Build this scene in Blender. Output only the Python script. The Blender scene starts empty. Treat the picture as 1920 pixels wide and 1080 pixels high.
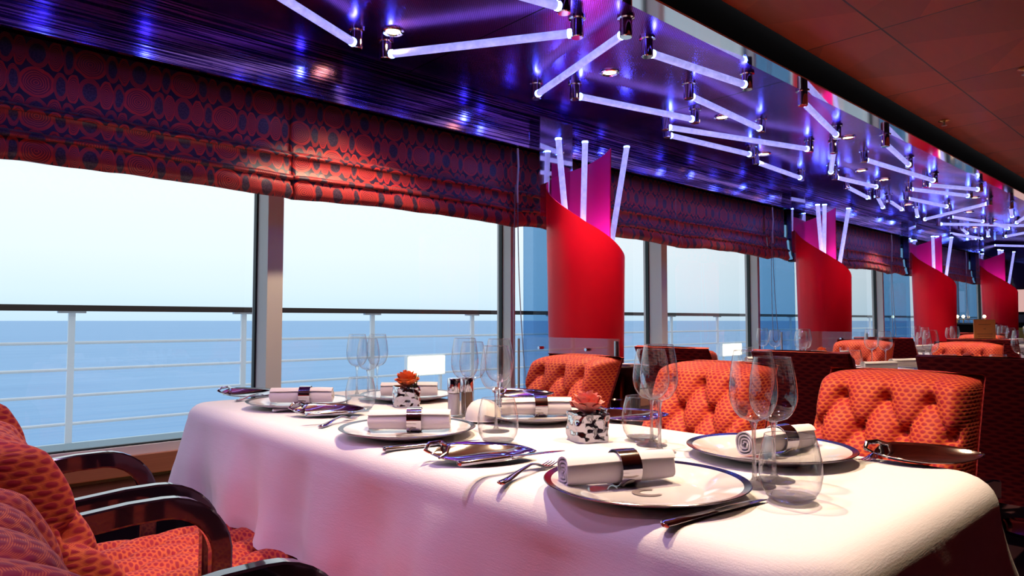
import bpy, math, random
from mathutils import Vector, Matrix, noise
random.seed(7)
pi, sin, cos, sqrt = math.pi, math.sin, math.cos, math.sqrt
SC = bpy.context.scene
COL = SC.collection

# ------------------------------------------------------------------ camera
F = 1290.0; PIT = math.atan(61 / F); TH = math.radians(47.54); H = 1.03
cam = bpy.data.cameras.new('camera'); co = bpy.data.objects.new('camera', cam); COL.objects.link(co)
cam.sensor_width = 36; cam.lens = 36 * F / 1920; cam.clip_start = .02; cam.clip_end = 60000
co.location = (0, 0, H)
co.rotation_euler = (pi / 2 + PIT, 0, TH - pi / 2)
SC.camera = co
cp, sp, ct, st = cos(PIT), sin(PIT), cos(TH), sin(TH)


def at(px, py, z=None, Y=None, X=None):
    """world point of a photo pixel on a given plane"""
    u = (px - 960) / F; v = (540 - py) / F
    w = cp - v * sp; up = sp + v * cp
    d = (u * st + w * ct, -u * ct + w * st, up)
    t = (X / d[0]) if X is not None else (Y / d[1]) if Y is not None else (z - H) / d[2]
    return Vector((d[0] * t, d[1] * t, H + d[2] * t))


# ------------------------------------------------------------------ node helpers
def mat(name):
    m = bpy.data.materials.new(name); m.use_nodes = True
    nt = m.node_tree
    return m, nt, nt.nodes['Principled BSDF'], nt.nodes['Material Output']


def pm(name, col, rough=.5, metal=0, **k):
    m, nt, b, o = mat(name)
    b.inputs['Base Color'].default_value = (*col, 1)
    b.inputs['Roughness'].default_value = rough
    b.inputs['Metallic'].default_value = metal
    for kk, v in k.items():
        b.inputs[kk.replace('_', ' ')].default_value = v
    return m


class N:
    """tiny expression builder for shader maths"""
    def __init__(s, nt): s.nt = nt
    def m(s, op, a, b=None, c=None):
        n = s.nt.nodes.new('ShaderNodeMath'); n.operation = op
        for i, v in enumerate((a, b, c)):
            if v is None: continue
            if isinstance(v, (int, float)): n.inputs[i].default_value = v
            else: s.nt.links.new(v, n.inputs[i])
        return n.outputs[0]
    def coord(s, kind='Object'):
        t = s.nt.nodes.new('ShaderNodeTexCoord'); x = s.nt.nodes.new('ShaderNodeSeparateXYZ')
        s.nt.links.new(t.outputs[kind], x.inputs[0]); s.tc = t.outputs[kind]
        return x.outputs
    def mix(s, f, a, b):
        n = s.nt.nodes.new('ShaderNodeMix'); n.data_type = 'RGBA'
        for sock, v in ((n.inputs[0], f), (n.inputs[6], a), (n.inputs[7], b)):
            if isinstance(v, (int, float)): sock.default_value = v
            elif isinstance(v, tuple): sock.default_value = (*v, 1)
            else: s.nt.links.new(v, sock)
        return n.outputs[2]
    def noise(s, scale, detail=2, vec=None, rough=.5):
        n = s.nt.nodes.new('ShaderNodeTexNoise'); n.inputs['Scale'].default_value = scale
        n.inputs['Detail'].default_value = detail; n.inputs['Roughness'].default_value = rough
        if vec is not None: s.nt.links.new(vec, n.inputs['Vector'])
        return n.outputs[0]
    def mapping(s, vec, scale=(1, 1, 1), rot=(0, 0, 0)):
        n = s.nt.nodes.new('ShaderNodeMapping'); n.inputs['Scale'].default_value = scale; n.inputs['Rotation'].default_value = rot
        s.nt.links.new(vec, n.inputs['Vector']); return n.outputs[0]
    def bump(s, h, strength=.3, dist=.01):
        n = s.nt.nodes.new('ShaderNodeBump'); n.inputs['Strength'].default_value = strength; n.inputs['Distance'].default_value = dist
        s.nt.links.new(h, n.inputs['Height']); return n.outputs[0]
    def link(s, a, b): s.nt.links.new(a, b)


def emit(name, col, strength):
    m, nt, b, o = mat(name); nt.nodes.remove(b)
    e = nt.nodes.new('ShaderNodeEmission'); e.inputs[0].default_value = (*col, 1); e.inputs[1].default_value = strength
    nt.links.new(e.outputs[0], o.inputs[0]); return m


def thin_glass(name, tint=(1, 1, 1), ior=1.5, gloss=1.0, rough=0.0, edge=0.0, edgecol=(.9, .93, 1)):
    m, nt, b, o = mat(name); nt.nodes.remove(b)
    t = nt.nodes.new('ShaderNodeBsdfTransparent'); t.inputs[0].default_value = (*tint, 1)
    g = nt.nodes.new('ShaderNodeBsdfGlossy'); g.inputs['Roughness'].default_value = rough
    f = nt.nodes.new('ShaderNodeLayerWeight'); f.inputs[0].default_value = .5
    mx = nt.nodes.new('ShaderNodeMixShader')
    n = N(nt)
    r0 = ((ior - 1) / (ior + 1)) ** 2 * gloss
    fr = n.m('ADD', n.m('MULTIPLY', n.m('POWER', f.outputs['Facing'], 2.4), 1 - r0), r0)
    nt.links.new(fr, mx.inputs[0])
    nt.links.new(t.outputs[0], mx.inputs[1]); nt.links.new(g.outputs[0], mx.inputs[2])
    nt.links.new(mx.outputs[0], o.inputs[0]); return m


# ------------------------------------------------------------------ materials
M = {}
M['chrome'] = pm('chrome', (.86, .84, .86), .07, 1)
M['silver'] = pm('polished_silver', (.80, .78, .78), .09, 1)
M['steel'] = pm('satin_steel', (.55, .56, .58), .3, 1)
M['mullion'] = pm('painted_aluminium', (.78, .75, .72), .45, .0)
M['gasket'] = pm('black_gasket', (.012, .02, .02), .5)
M['lacquer'] = pm('black_lacquer', (.012, .006, .012), .09, 0, Coat_Weight=1.0, Coat_Roughness=.04)
M['china'] = pm('white_china', (.86, .82, .78), .12, 0, Coat_Weight=.6)
M['platinum'] = pm('dark_platinum_band', (.20, .17, .19), .18, 1)
M['logo'] = pm('taupe_print', (.20, .16, .15), .4)
M['napkin'] = None
M['black'] = pm('matt_black', (.004, .003, .004), .8, 0, Specular_IOR_Level=.05)
M['rail_wood'] = pm('dark_rail_wood', (.05, .035, .03), .35)
M['rail_white'] = pm('white_rail_paint', (.90, .95, 1.0), .45)
M['salt'] = pm('salt', (.85, .8, .76), .6)
M['pepper'] = pm('pepper', (.22, .12, .06), .6)
M['bucket'] = pm('dark_bronze', (.09, .05, .045), .16, 1)
M['gold'] = pm('brass', (.8, .45, .15), .25, 1)
M['leafgreen'] = pm('grass_green', (.16, .22, .02), .5)
M['darkgreen'] = pm('dark_leaf', (.02, .07, .03), .5)
M['menu'] = pm('orange_menu_card', (.85, .32, .06), .5)
M['print'] = pm('brown_print', (.25, .07, .02), .6)
M['dome'] = pm('cream_ceramic', (.85, .78, .70), .5)
M['glass_thin'] = thin_glass('wine_glass_wall', (.985, .985, .99), 1.5, 1.9, rough=.02)
M['window_glass'] = thin_glass('window_glass', (.93, .97, .99), 1.5, 1.15)
M['tint_glass'] = thin_glass('tinted_partition_glass', (.40, .60, .78), 1.5, 1.2)
M['clear_panel'] = thin_glass('clear_screen_panel', (.93, .95, .97), 1.55, 1.6)
M['chain'] = pm('blind_chain', (.35, .32, .42), .35, .6)
M['white_plastic'] = pm('white_plastic', (.75, .74, .76), .4)
g, nt, b, o = mat('solid_glass'); b.inputs['Transmission Weight'].default_value = 1; b.inputs['Roughness'].default_value = 0; b.inputs['IOR'].default_value = 1.5
tr = nt.nodes.new('ShaderNodeBsdfTransparent'); mxs = nt.nodes.new('ShaderNodeMixShader'); mxs.inputs[0].default_value = .55
nt.links.new(tr.outputs[0], mxs.inputs[1]); nt.links.new(b.outputs[0], mxs.inputs[2]); nt.links.new(mxs.outputs[0], o.inputs[0])
M['glass'] = g


def mk_mirror_panel():
    m, nt, b, o = mat('half_mirror_glass'); nt.nodes.remove(b)
    t = nt.nodes.new('ShaderNodeBsdfTransparent'); g = nt.nodes.new('ShaderNodeBsdfGlossy'); g.inputs['Roughness'].default_value = .02
    g.inputs[0].default_value = (.8, .78, .95, 1)
    mx = nt.nodes.new('ShaderNodeMixShader'); mx.inputs[0].default_value = .55
    nt.links.new(t.outputs[0], mx.inputs[1]); nt.links.new(g.outputs[0], mx.inputs[2]); nt.links.new(mx.outputs[0], o.inputs[0])
    return m
M['half_mirror'] = mk_mirror_panel()


def mk_cloth():
    m, nt, b, o = mat('white_table_linen'); n = N(nt); n.coord('Object')
    a = n.noise(420, 2, n.mapping(n.tc, (1, .12, 1))); c = n.noise(420, 2, n.mapping(n.tc, (.12, 1, 1)))
    h = n.m('ADD', a, c)
    w = n.noise(3.5, 4)
    hh = n.m('ADD', n.m('MULTIPLY', h, .12), n.m('MULTIPLY', w, 1.0))
    n.link(n.bump(hh, .16, .015), b.inputs['Normal'])
    b.inputs['Base Color'].default_value = (.86, .82, .80, 1); b.inputs['Roughness'].default_value = .85
    b.inputs['Sheen Weight'].default_value = .15
    return m
M['cloth'] = mk_cloth()


def mk_napkin():
    m, nt, b, o = mat('napkin_linen'); n = N(nt); n.coord('Object')
    n.link(n.bump(n.noise(300, 2), .2, .002), b.inputs['Normal'])
    b.inputs['Base Color'].default_value = (.84, .78, .77, 1); b.inputs['Roughness'].default_value = .9
    return m
M['napkin'] = mk_napkin()


def mk_fabric(name, base, mid, thread, su, sv, bumpst=.35):
    """woven cells: staggered flat ovals ringed by bright threads, UV in metres"""
    m, nt, b, o = mat(name); n = N(nt); c = n.coord('UV')
    wob = n.m('MULTIPLY', n.m('SUBTRACT', n.noise(60, 1, n.tc), .5), sv * .5)
    v = n.m('DIVIDE', n.m('ADD', c[1], wob), sv)
    row = n.m('FLOOR', v)
    u = n.m('ADD', n.m('DIVIDE', c[0], su), n.m('MULTIPLY', row, .5))
    fu = n.m('MULTIPLY', n.m('SUBTRACT', n.m('FRACT', u), .5), 2.0)
    fv = n.m('MULTIPLY', n.m('SUBTRACT', n.m('FRACT', v), .5), 2.0)
    d = n.m('SQRT', n.m('ADD', n.m('MULTIPLY', fu, fu), n.m('MULTIPLY', n.m('MULTIPLY', fv, fv), .8)))
    ring = n.m('SMOOTHSTEP', d, .62, .86) if False else n.m('MULTIPLY', n.m('SUBTRACT', d, .55), 3.0)
    ring.node.use_clamp = True
    stripes = n.m('ABSOLUTE', n.m('SINE', n.m('MULTIPLY', c[1], 2 * pi / (sv * .28))))
    thr = n.m('MULTIPLY', ring, n.m('GREATER_THAN', stripes, .62))
    rnd = n.noise(22, 2, n.tc)
    colr = n.mix(n.m('MULTIPLY', ring, .8), base, mid)
    colr = n.mix(n.m('MULTIPLY', thr, n.m('ADD', rnd, .1)), colr, thread)
    n.link(colr, b.inputs['Base Color'])
    n.link(n.bump(n.m('SUBTRACT', 1.0, d), bumpst, .003), b.inputs['Normal'])
    b.inputs['Roughness'].default_value = .62; b.inputs['Sheen Weight'].default_value = .05; b.inputs['Specular IOR Level'].default_value = .25; b.inputs['Sheen Roughness'].default_value = .4
    b.inputs['Sheen Tint'].default_value = (1, .45, .35, 1)
    return m
M['tuft'] = mk_fabric('tufted_red_weave', (.36, .014, .030), (.50, .030, .030), (.95, .27, .045), .022, .0115, .25)
M['back_weave'] = mk_fabric('dark_red_weave', (.20, .010, .022), (.36, .022, .03), (.60, .07, .04), .02, .016, .5)
M['button'] = pm('button_fabric', (.10, .01, .01), .6)


def mk_shade():
    m, nt, b, o = mat('oval_patterned_shade_fabric'); n = N(nt); c = n.coord('UV')
    wob = n.m('MULTIPLY', n.m('SUBTRACT', n.noise(25, 1, n.tc), .5), .012)
    v = n.m('DIVIDE', n.m('ADD', c[1], wob), .100); row = n.m('FLOOR', v)
    fv = n.m('MULTIPLY', n.m('SUBTRACT', n.m('FRACT', v), .5), 2.0)
    P = .315
    u = n.m('MULTIPLY', n.m('FRACT', n.m('DIVIDE', n.m('ADD', n.m('ADD', c[0], wob), n.m('MULTIPLY', row, P * .5)), P)), P)
    fv2 = n.m('MULTIPLY', fv, fv)
    def dist(cx, a):
        x = n.m('DIVIDE', n.m('SUBTRACT', u, cx), a)
        return n.m('SQRT', n.m('ADD', n.m('MULTIPLY', x, x), fv2))
    ringd = n.m('MINIMUM', n.m('MINIMUM', dist(.048, .050), dist(.155, .019)), dist(.258, .023))
    darkd = n.m('MINIMUM', n.m('MINIMUM', dist(.117, .023), dist(.205, .035)), dist(.298, .019))
    wave = n.noise(40, 2, n.tc)
    rl = n.m('SINE', n.m('MULTIPLY', n.m('ADD', ringd, n.m('MULTIPLY', wave, .12)), 42))
    lines = n.m('MULTIPLY', n.m('SUBTRACT', rl, .25), 1.6); lines.node.use_clamp = True
    ringcol = n.mix(lines, (.24, .010, .028), (.80, .07, .035))
    ringcol = n.mix(n.m('GREATER_THAN', ringd, .84), ringcol, (.70, .035, .025))
    rl2 = n.m('SINE', n.m('MULTIPLY', darkd, 60)); l2 = n.m('MULTIPLY', rl2, 1.0); l2.node.use_clamp = True
    outer = n.mix(l2, (.30, .012, .028), (.80, .065, .03))
    inner = n.mix(n.m('GREATER_THAN', n.noise(160, 2, n.tc), .5), (.028, .01, .04), (.07, .035, .07))
    darkcol = n.mix(n.m('GREATER_THAN', darkd, .66), inner, outer)
    bg = (.018, .003, .03)
    col = n.mix(n.m('LESS_THAN', ringd, 1.05), bg, ringcol)
    col = n.mix(n.m('LESS_THAN', darkd, 1.02), col, darkcol)
    n.link(col, b.inputs['Base Color'])
    n.link(n.bump(n.noise(9, 3, n.tc), .35, .02), b.inputs['Normal'])
    b.inputs['Roughness'].default_value = .45; b.inputs['Sheen Weight'].default_value = .2
    return m
M['shade'] = mk_shade()


def mk_ceiling():
    m, nt, b, o = mat('perforated_purple_metal'); n = N(nt); c = n.coord('Object')
    s = .0105
    fx = n.m('SUBTRACT', n.m('FRACT', n.m('DIVIDE', n.m('ADD', c[0], c[1]), s)), .5)
    fy = n.m('SUBTRACT', n.m('FRACT', n.m('DIVIDE', n.m('SUBTRACT', c[0], c[1]), s)), .5)
    d = n.m('SQRT', n.m('ADD', n.m('MULTIPLY', fx, fx), n.m('MULTIPLY', fy, fy)))
    hole = n.m('LESS_THAN', d, .27)
    jx = n.m('ABSOLUTE', n.m('SUBTRACT', n.m('FRACT', n.m('DIVIDE', n.m('ADD', c[0], .35), 1.45)), .5))
    joint = n.m('LESS_THAN', jx, .0024)
    colr = n.mix(hole, (.38, .085, .60), (.03, .006, .045))
    colr = n.mix(joint, colr, (.004, .002, .006))
    n.link(colr, b.inputs['Base Color'])
    b.inputs['Metallic'].default_value = 1
    n.link(n.m('ADD', .16, n.m('MULTIPLY', n.noise(5, 2, n.tc), .12)), b.inputs['Roughness'])
    hgt = n.m('ADD', n.m('MULTIPLY', n.m('SUBTRACT', 1.0, hole), .02), n.m('MULTIPLY', n.noise(2.3, 2, n.tc), .9))
    n.link(n.bump(hgt, .25, .02), b.inputs['Normal'])
    return m
M['ceiling'] = mk_ceiling()


def mk_fascia():
    m, nt, b, o = mat('brushed_purple_fascia'); n = N(nt); c = n.coord('Object')
    vec = n.mapping(n.tc, (.9, 1, 110))
    a = n.noise(1.6, 3, vec, .6)
    colr = n.mix(n.m('GREATER_THAN', a, .5), (.06, .025, .12), (.46, .24, .42))
    n.link(colr, b.inputs['Base Color'])
    b.inputs['Metallic'].default_value = 1; b.inputs['Roughness'].default_value = .13
    n.link(n.bump(n.noise(1.6, 3, n.mapping(n.tc, (1, 1, 60))), .12, .004), b.inputs['Normal'])
    return m
M['fascia'] = mk_fascia()


def mk_red_ceiling():
    m, nt, b, o = mat('red_lacquered_ceiling_tiles'); n = N(nt); c = n.coord('Object')
    T = 1.02
    tx = n.m('DIVIDE', n.m('SUBTRACT', c[0], 3.25), T); ty = n.m('DIVIDE', n.m('SUBTRACT', c[1], 1.11), T)
    fx = n.m('FRACT', tx); fy = n.m('FRACT', ty)
    def nearint(v): return n.m('LESS_THAN', n.m('ABSOLUTE', n.m('SUBTRACT', n.m('FRACT', n.m('ADD', v, .5)), .5)), .004)
    joint = n.m('MAXIMUM', nearint(tx), nearint(ty))
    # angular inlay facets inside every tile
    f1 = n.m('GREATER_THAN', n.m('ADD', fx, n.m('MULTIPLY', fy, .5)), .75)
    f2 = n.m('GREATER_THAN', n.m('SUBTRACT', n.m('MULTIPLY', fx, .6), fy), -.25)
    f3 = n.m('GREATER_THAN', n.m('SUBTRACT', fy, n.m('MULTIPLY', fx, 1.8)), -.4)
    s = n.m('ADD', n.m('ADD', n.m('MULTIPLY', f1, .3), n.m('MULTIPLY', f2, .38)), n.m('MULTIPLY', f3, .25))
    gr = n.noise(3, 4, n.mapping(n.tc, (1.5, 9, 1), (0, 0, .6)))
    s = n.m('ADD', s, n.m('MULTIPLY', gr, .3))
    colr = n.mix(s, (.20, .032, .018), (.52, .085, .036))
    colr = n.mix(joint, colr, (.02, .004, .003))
    n.link(colr, b.inputs['Base Color']); b.inputs['Roughness'].default_value = .38
    return m
M['red_ceiling'] = mk_red_ceiling()


def mk_sea():
    m, nt, b, o = mat('sea_water'); n = N(nt); n.coord('Object')
    a = n.noise(.22, 5, n.mapping(n.tc, (.12, 1, 1)), .65)
    a2 = n.noise(.05, 4, n.mapping(n.tc, (.12, 1, 1)))
    s = n.m('ADD', n.m('MULTIPLY', a, .7), n.m('MULTIPLY', a2, .6))
    n.link(n.mix(n.m('MULTIPLY', s, .8), (.085, .27, .54), (.27, .52, .80)), b.inputs['Base Color'])
    b.inputs['Roughness'].default_value = .45; b.inputs['Specular IOR Level'].default_value = .35
    n.link(n.bump(a, .5, 1.0), b.inputs['Normal'])
    return m
M['sea'] = mk_sea()


def mk_resin(name, col, strength):
    m, nt, b, o = mat(name); n = N(nt); n.coord('Object')
    n.link(n.mix(n.noise(4, 3, n.tc), tuple(q * .8 for q in col), col), b.inputs['Base Color'])
    b.inputs['Roughness'].default_value = .3; b.inputs['Specular IOR Level'].default_value = .3
    b.inputs['Transmission Weight'].default_value = 0
    t = nt.nodes.new('ShaderNodeBsdfTranslucent'); t.inputs[0].default_value = (*col, 1)
    mx = nt.nodes.new('ShaderNodeMixShader'); mx.inputs[0].default_value = strength
    nt.links.new(b.outputs[0], mx.inputs[1]); nt.links.new(t.outputs[0], mx.inputs[2]); nt.links.new(mx.outputs[0], o.inputs[0])
    return m
M['column'] = mk_resin('red_resin', (.72, .008, .03), .25)
M['column_in'] = mk_resin('lit_pink_resin', (.90, .03, .35), .45)  # inner face: blue light on the resin is put into its pinker colour


def mk_wood(name, c1, c2, rough=.3):
    m, nt, b, o = mat(name); n = N(nt); n.coord('Object')
    n.link(n.mix(n.noise(6, 4, n.mapping(n.tc, (.5, 6, 30))), c1, c2), b.inputs['Base Color']); b.inputs['Roughness'].default_value = rough
    return m
M['sill_wood'] = mk_wood('warm_sill_wood', (.36, .12, .05), (.52, .20, .09))
M['floor'] = pm('dark_red_carpet', (.06, .01, .02), .9)


def mk_rose(name, c1, c2):
    m, nt, b, o = mat(name); n = N(nt); n.coord('Object')
    n.link(n.mix(n.noise(55, 2, n.tc), c1, c2), b.inputs['Base Color']); b.inputs['Roughness'].default_value = .5
    b.inputs['Subsurface Weight'].default_value = .15; b.inputs['Subsurface Radius'].default_value = (.01, .003, .002)
    return m
M['rose_pink'] = mk_rose('coral_pink_petal', (.90, .17, .17), (.96, .38, .26))
M['rose_orange'] = mk_rose('orange_red_petal', (.85, .06, .04), (.95, .28, .03))


def mk_rod():
    m, nt, b, o = mat('lit_acrylic_rod'); n = N(nt); n.coord('Object')
    b.inputs['Base Color'].default_value = (.5, .5, .8, 1); b.inputs['Roughness'].default_value = .15
    b.inputs['Emission Color'].default_value = (.40, .40, 1.0, 1)
    n.link(n.m('ADD', .35, n.m('MULTIPLY', n.noise(45, 3, n.tc), 1.15)), b.inputs['Emission Strength'])
    return m
M['rod'] = mk_rod()
M['led'] = emit('blue_led_end', (.07, .17, 1.0), 95)
M['lamp'] = emit('warm_lamp_disc', (1.0, .62, .32), 14)
M['pink_fill'] = emit('magenta_fill_disc', (1.0, .25, .55), 8)  # disc of the added pink and violet fill lamps
M['reflection_light'] = emit('cream_reflection_glow', (1.0, .93, .70), 3.5)  # emitter of the added panels that imitate a window reflection
M['poster'] = emit('backlit_picture', (.75, .45, .42), .9)

# ------------------------------------------------------------------ mesh builder
class MB:
    def __init__(s): s.v = []; s.f = []; s.uv = None; s.mi = []
    def add(s, vs, fs, mi=0):
        o = len(s.v); s.v += [tuple(q) for q in vs]; s.f += [tuple(i + o for i in f) for f in fs]; s.mi += [mi] * len(fs); return s
    def box(s, x0, x1, y0, y1, z0, z1, mi=0):
        vs = [(x, y, z) for z in (z0, z1) for y in (y0, y1) for x in (x0, x1)]
        return s.add(vs, [(0, 2, 3, 1), (4, 5, 7, 6), (0, 1, 5, 4), (2, 6, 7, 3), (0, 4, 6, 2), (1, 3, 7, 5)], mi)
    def grid(s, fn, nu, nv, closeu=False, closev=False, mi=0):
        vs = [fn(i / (nu if closeu else nu - 1), j / (nv if closev else nv - 1)) for j in range(nv) for i in range(nu)]
        fs = []
        for j in range(nv if closev else nv - 1):
            for i in range(nu if closeu else nu - 1):
                a = j * nu + i; b_ = j * nu + (i + 1) % nu; c = ((j + 1) % nv) * nu + (i + 1) % nu; d = ((j + 1) % nv) * nu + i
                fs.append((a, b_, c, d))
        return s.add(vs, fs, mi)
    def lathe(s, prof, n=40, cx=0, cy=0, cap0=False, cap1=False, mi=0):
        vs = []; fs = []
        for (r, z) in prof:
            for k in range(n):
                a = 2 * pi * k / n; vs.append((cx + r * cos(a), cy + r * sin(a), z))
        for j in range(len(prof) - 1):
            for k in range(n):
                a = j * n + k; b_ = j * n + (k + 1) % n; fs.append((a, b_, b_ + n, a + n))
        if cap0: fs.append(tuple(range(n))[::-1])
        if cap1: fs.append(tuple((len(prof) - 1) * n + k for k in range(n)))
        return s.add(vs, fs, mi)
    def tube(s, pts, r, n=10, mi=0, sq=None, up=None):
        """round (or sq=(w,h) rectangular) tube along points"""
        pts = [Vector(p) for p in pts]; vs = []; fs = []
        rr = r if isinstance(r, (list, tuple)) else [r] * len(pts)
        T0 = (pts[1] - pts[0]).normalized()
        u = Vector(up) if up else (Vector((0, 0, 1)) if abs(T0.z) < .9 else Vector((1, 0, 0)))
        for i, p in enumerate(pts):
            t = (pts[min(i + 1, len(pts) - 1)] - pts[max(i - 1, 0)]).normalized()
            a = t.cross(u).normalized(); bb = a.cross(t).normalized()
            if not up: u = bb
            if sq:
                w, h = sq; c = .18
                prof = [(w * x, h * y) for x, y in ((-1 + c, -1), (1 - c, -1), (1, -1 + c), (1, 1 - c), (1 - c, 1), (-1 + c, 1), (-1, 1 - c), (-1, -1 + c))]
            else: prof = [(rr[i] * cos(2 * pi * k / n), rr[i] * sin(2 * pi * k / n)) for k in range(n)]
            m = len(prof)
            for x, y in prof: vs.append(p + a * x + bb * y)
        for i in range(len(pts) - 1):
            for k in range(m):
                q = i * m + k; w2 = i * m + (k + 1) % m; fs.append((q, w2, w2 + m, q + m))
        fs.append(tuple(range(m))[::-1]); fs.append(tuple((len(pts) - 1) * m + k for k in range(m)))
        return s.add(vs, fs, mi)
    def build(s, name, mats, parent=None, smooth=True, uv=None, angle=35, loc=None, rz=0):
        me = bpy.data.meshes.new(name); me.from_pydata(s.v, [], s.f)
        mats = mats if isinstance(mats, (list, tuple)) else [mats]
        for m in mats: me.materials.append(m)
        for p, i in zip(me.polygons, s.mi): p.material_index = i; p.use_smooth = smooth
        if uv:
            ul = me.uv_layers.new(name='UVMap')
            for lp in me.loops: ul.data[lp.index].uv = uv(s.v[lp.vertex_index], lp.vertex_index)
        me.update()
        import bmesh
        bm = bmesh.new(); bm.from_mesh(me); bmesh.ops.recalc_face_normals(bm, faces=bm.faces); bm.to_mesh(me); bm.free()
        if smooth and angle: me.set_sharp_from_angle(angle=math.radians(angle))
        ob = bpy.data.objects.new(name, me); COL.objects.link(ob)
        if parent is not None: ob.parent = parent
        if loc is not None: ob.location = loc
        ob.rotation_euler.z = rz
        return ob


USED = set()
def tag(o, label, cat, group=None, kind=None):
    o['label'] = label; o['category'] = cat
    if group: o['group'] = group
    if kind: o['kind'] = kind
    if label in USED: print('DUP LABEL', label)
    USED.add(label)
    return o


def empty(name, loc=(0, 0, 0), rz=0):
    o = bpy.data.objects.new(name, None); o.empty_display_size = .05; COL.objects.link(o); o.location = loc; o.rotation_euler.z = rz; return o


def struct(o, label=None):
    o['kind'] = 'structure'
    if label: o['label'] = label
    return o


def dup(root, loc=None, rz=None):
    def rec(o, par):
        c = o.copy(); COL.objects.link(c)
        if par is not None: c.parent = par
        for ch in kids.get(o.name, []): rec(ch, c)
        return c
    kids = {}
    def col(o):
        kids[o.name] = list(o.children)
        for ch in o.children: col(ch)
    col(root)
    c = rec(root, None)
    if loc is not None: c.location = loc
    if rz is not None: c.rotation_euler.z = rz
    return c


# ------------------------------------------------------------------ the room
ZC, YB, YF, YW = 2.22, 1.57, 2.69, 3.07           # purple ceiling height, beam edge, fascia, window plane
XM0, PM_ = 1.27, 1.455                               # mullion rhythm
X0, X1 = -3.2, 13.6
struct(MB().box(X0, X1, -4.5, YW + .1, -.06, 0).build('floor', M['floor'], smooth=False))
struct(MB().box(X0, X1, YB, YF + .45, ZC, ZC + .06).build('ceiling', M['ceiling'], smooth=False))
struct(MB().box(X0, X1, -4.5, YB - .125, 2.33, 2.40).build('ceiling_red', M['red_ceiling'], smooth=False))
# mirror polished lip of the beam and dark recess above it
struct(MB().box(X0, X1, YB - .085, YB, ZC - .004, ZC + .004).build('trim_1', M['chrome'], smooth=False))
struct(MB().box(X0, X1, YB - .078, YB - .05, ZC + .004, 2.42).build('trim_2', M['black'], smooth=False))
# fascia above the shades: two brushed bands with a dark seam
struct(MB().box(X0, X1, YF, YF + .02, 1.975, 2.152).build('trim_3', M['fascia'], smooth=False))
struct(MB().box(X0, X1, YF + .002, YF + .02, 2.158, ZC).build('trim_4', M['fascia'], smooth=False))
struct(MB().box(X0, X1, YF + .006, YF + .03, 2.15, 2.16).build('trim_5', M['black'], smooth=False))
# wall head behind shades and low wall below the windows
struct(MB().box(X0, X1, YW, YW + .12, 1.98, 2.3).build('wall_window', M['black'], smooth=False))
wl = struct(MB().box(X0, X1, YW - .06, YW + .12, 0, .50).build('wall_window_low', M['sill_wood'], smooth=False))
struct(MB().box(X0, X1, YW - .075, YW - .055, .415, .427).build('trim_6', M['gold'], smooth=False))
struct(MB().box(X0, X1, YW - .16, YW - .0601, 0, .335).build('baseboard_window', M['lacquer'], smooth=False))
struct(MB().box(X0, X1, -4.56, -4.5, 0, 2.42).build('wall_aisle', pm('aisle_wall', (.10, .02, .03), .5), smooth=False))
struct(MB().box(X0 - .06, X0, -4.5, YW + .1, 0, 2.42).build('wall_back', pm('back_wall', (.09, .03, .06), .6), smooth=False))
ew = pm('dark_end_wall', (.03, .012, .05), .15)
struct(MB().box(X1, X1 + .06, -4.5, YW + .1, 0, 2.42).build('wall_end', ew, smooth=False))

# windows
for k in range(-3, 9):
    xa = XM0 + k * PM_; xb = xa + PM_
    wide = (k % 2 == 0)
    wx = .07 if wide else .035; dep = .14 if wide else .10
    f = MB().box(xa - wx / 2, xa + wx / 2, YW - dep, YW + .02, .5, 1.99)
    f.box(xa + wx / 2, xb - wx / 2, YW - .035, YW + .02, .50, .535)
    w = struct(f.build('window_%d' % (k + 4), M['mullion'], smooth=False))
    g = MB().box(xa - wx / 2 - .008, xa - wx / 2, YW - .03, YW - .004, .535, 1.99).build('gasket', M['gasket'], w, smooth=False)
    p = MB().add([(xa, YW - .012, .535), (xb, YW - .012, .535), (xb, YW - .012, 1.99), (xa, YW - .012, 1.99)], [(0, 1, 2, 3)]).build('pane', M['window_glass'], w, smooth=False)
    lower = MB().box(xa + wx / 2, xb - wx / 2, YW - .02, YW - .004, .535, .542).build('gasket', M['gasket'], w, smooth=False)
# etched glazing mark low on the first pane
mk = MB()
for i in range(7):
    p0 = at(120 + i * 4, 846 + (i % 2) * 3, Y=YW - .015)
    mk.box(p0.x - .003, p0.x + .002, YW - .0155, YW - .015, p0.z - .004 - (i % 3) * .002, p0.z + .003)
mo = mk.build('glazing_mark', M['gasket'], smooth=False); tag(mo, 'tiny grey etched mark low on the window glass beside the tufted chairs', 'mark', kind='stuff')

# sea and outside deck with its railing
sea = MB().add([(-30000, 9, -13), (30000, 9, -13), (30000, 40000, -13), (-30000, 40000, -13)], [(0, 1, 2, 3)]).build('sea', M['sea'], smooth=False)
struct(sea)
struct(MB().box(-6, 40, YW + .12, 6.05, -.1, -.02).build('floor_outside', pm('deck_paint', (.62, .70, .74), .6), smooth=False))
YR = 6.0
rl = empty('deck_railing', (0, YR, -.02)); tag(rl, 'white deck railing with a dark wooden handrail outside the windows', 'railing')
MB().box(-6, 40, -.045, .045, 1.12, 1.165).build('handrail', M['rail_wood'], rl, smooth=False)
MB().box(-6, 40, -.02, .02, -.0, .145).build('kick_plate', pm('grey_kick_plate', (.55, .68, .74), .5), rl, smooth=False)
for z in (.883, .685, .492, .285): MB().tube([(-6, 0, z), (40, 0, z)], .012, 8).build('rail_bar', M['rail_white'], rl)
for k in range(-4, 24):
    x = 1.044 + 1.28 * k
    MB().box(x - .022, x + .022, -.012, .012, 0, 1.12).box(x - .09, x + .09, -.02, .02, 1.105, 1.12).build('post', M['rail_white'], rl, smooth=False)

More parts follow.
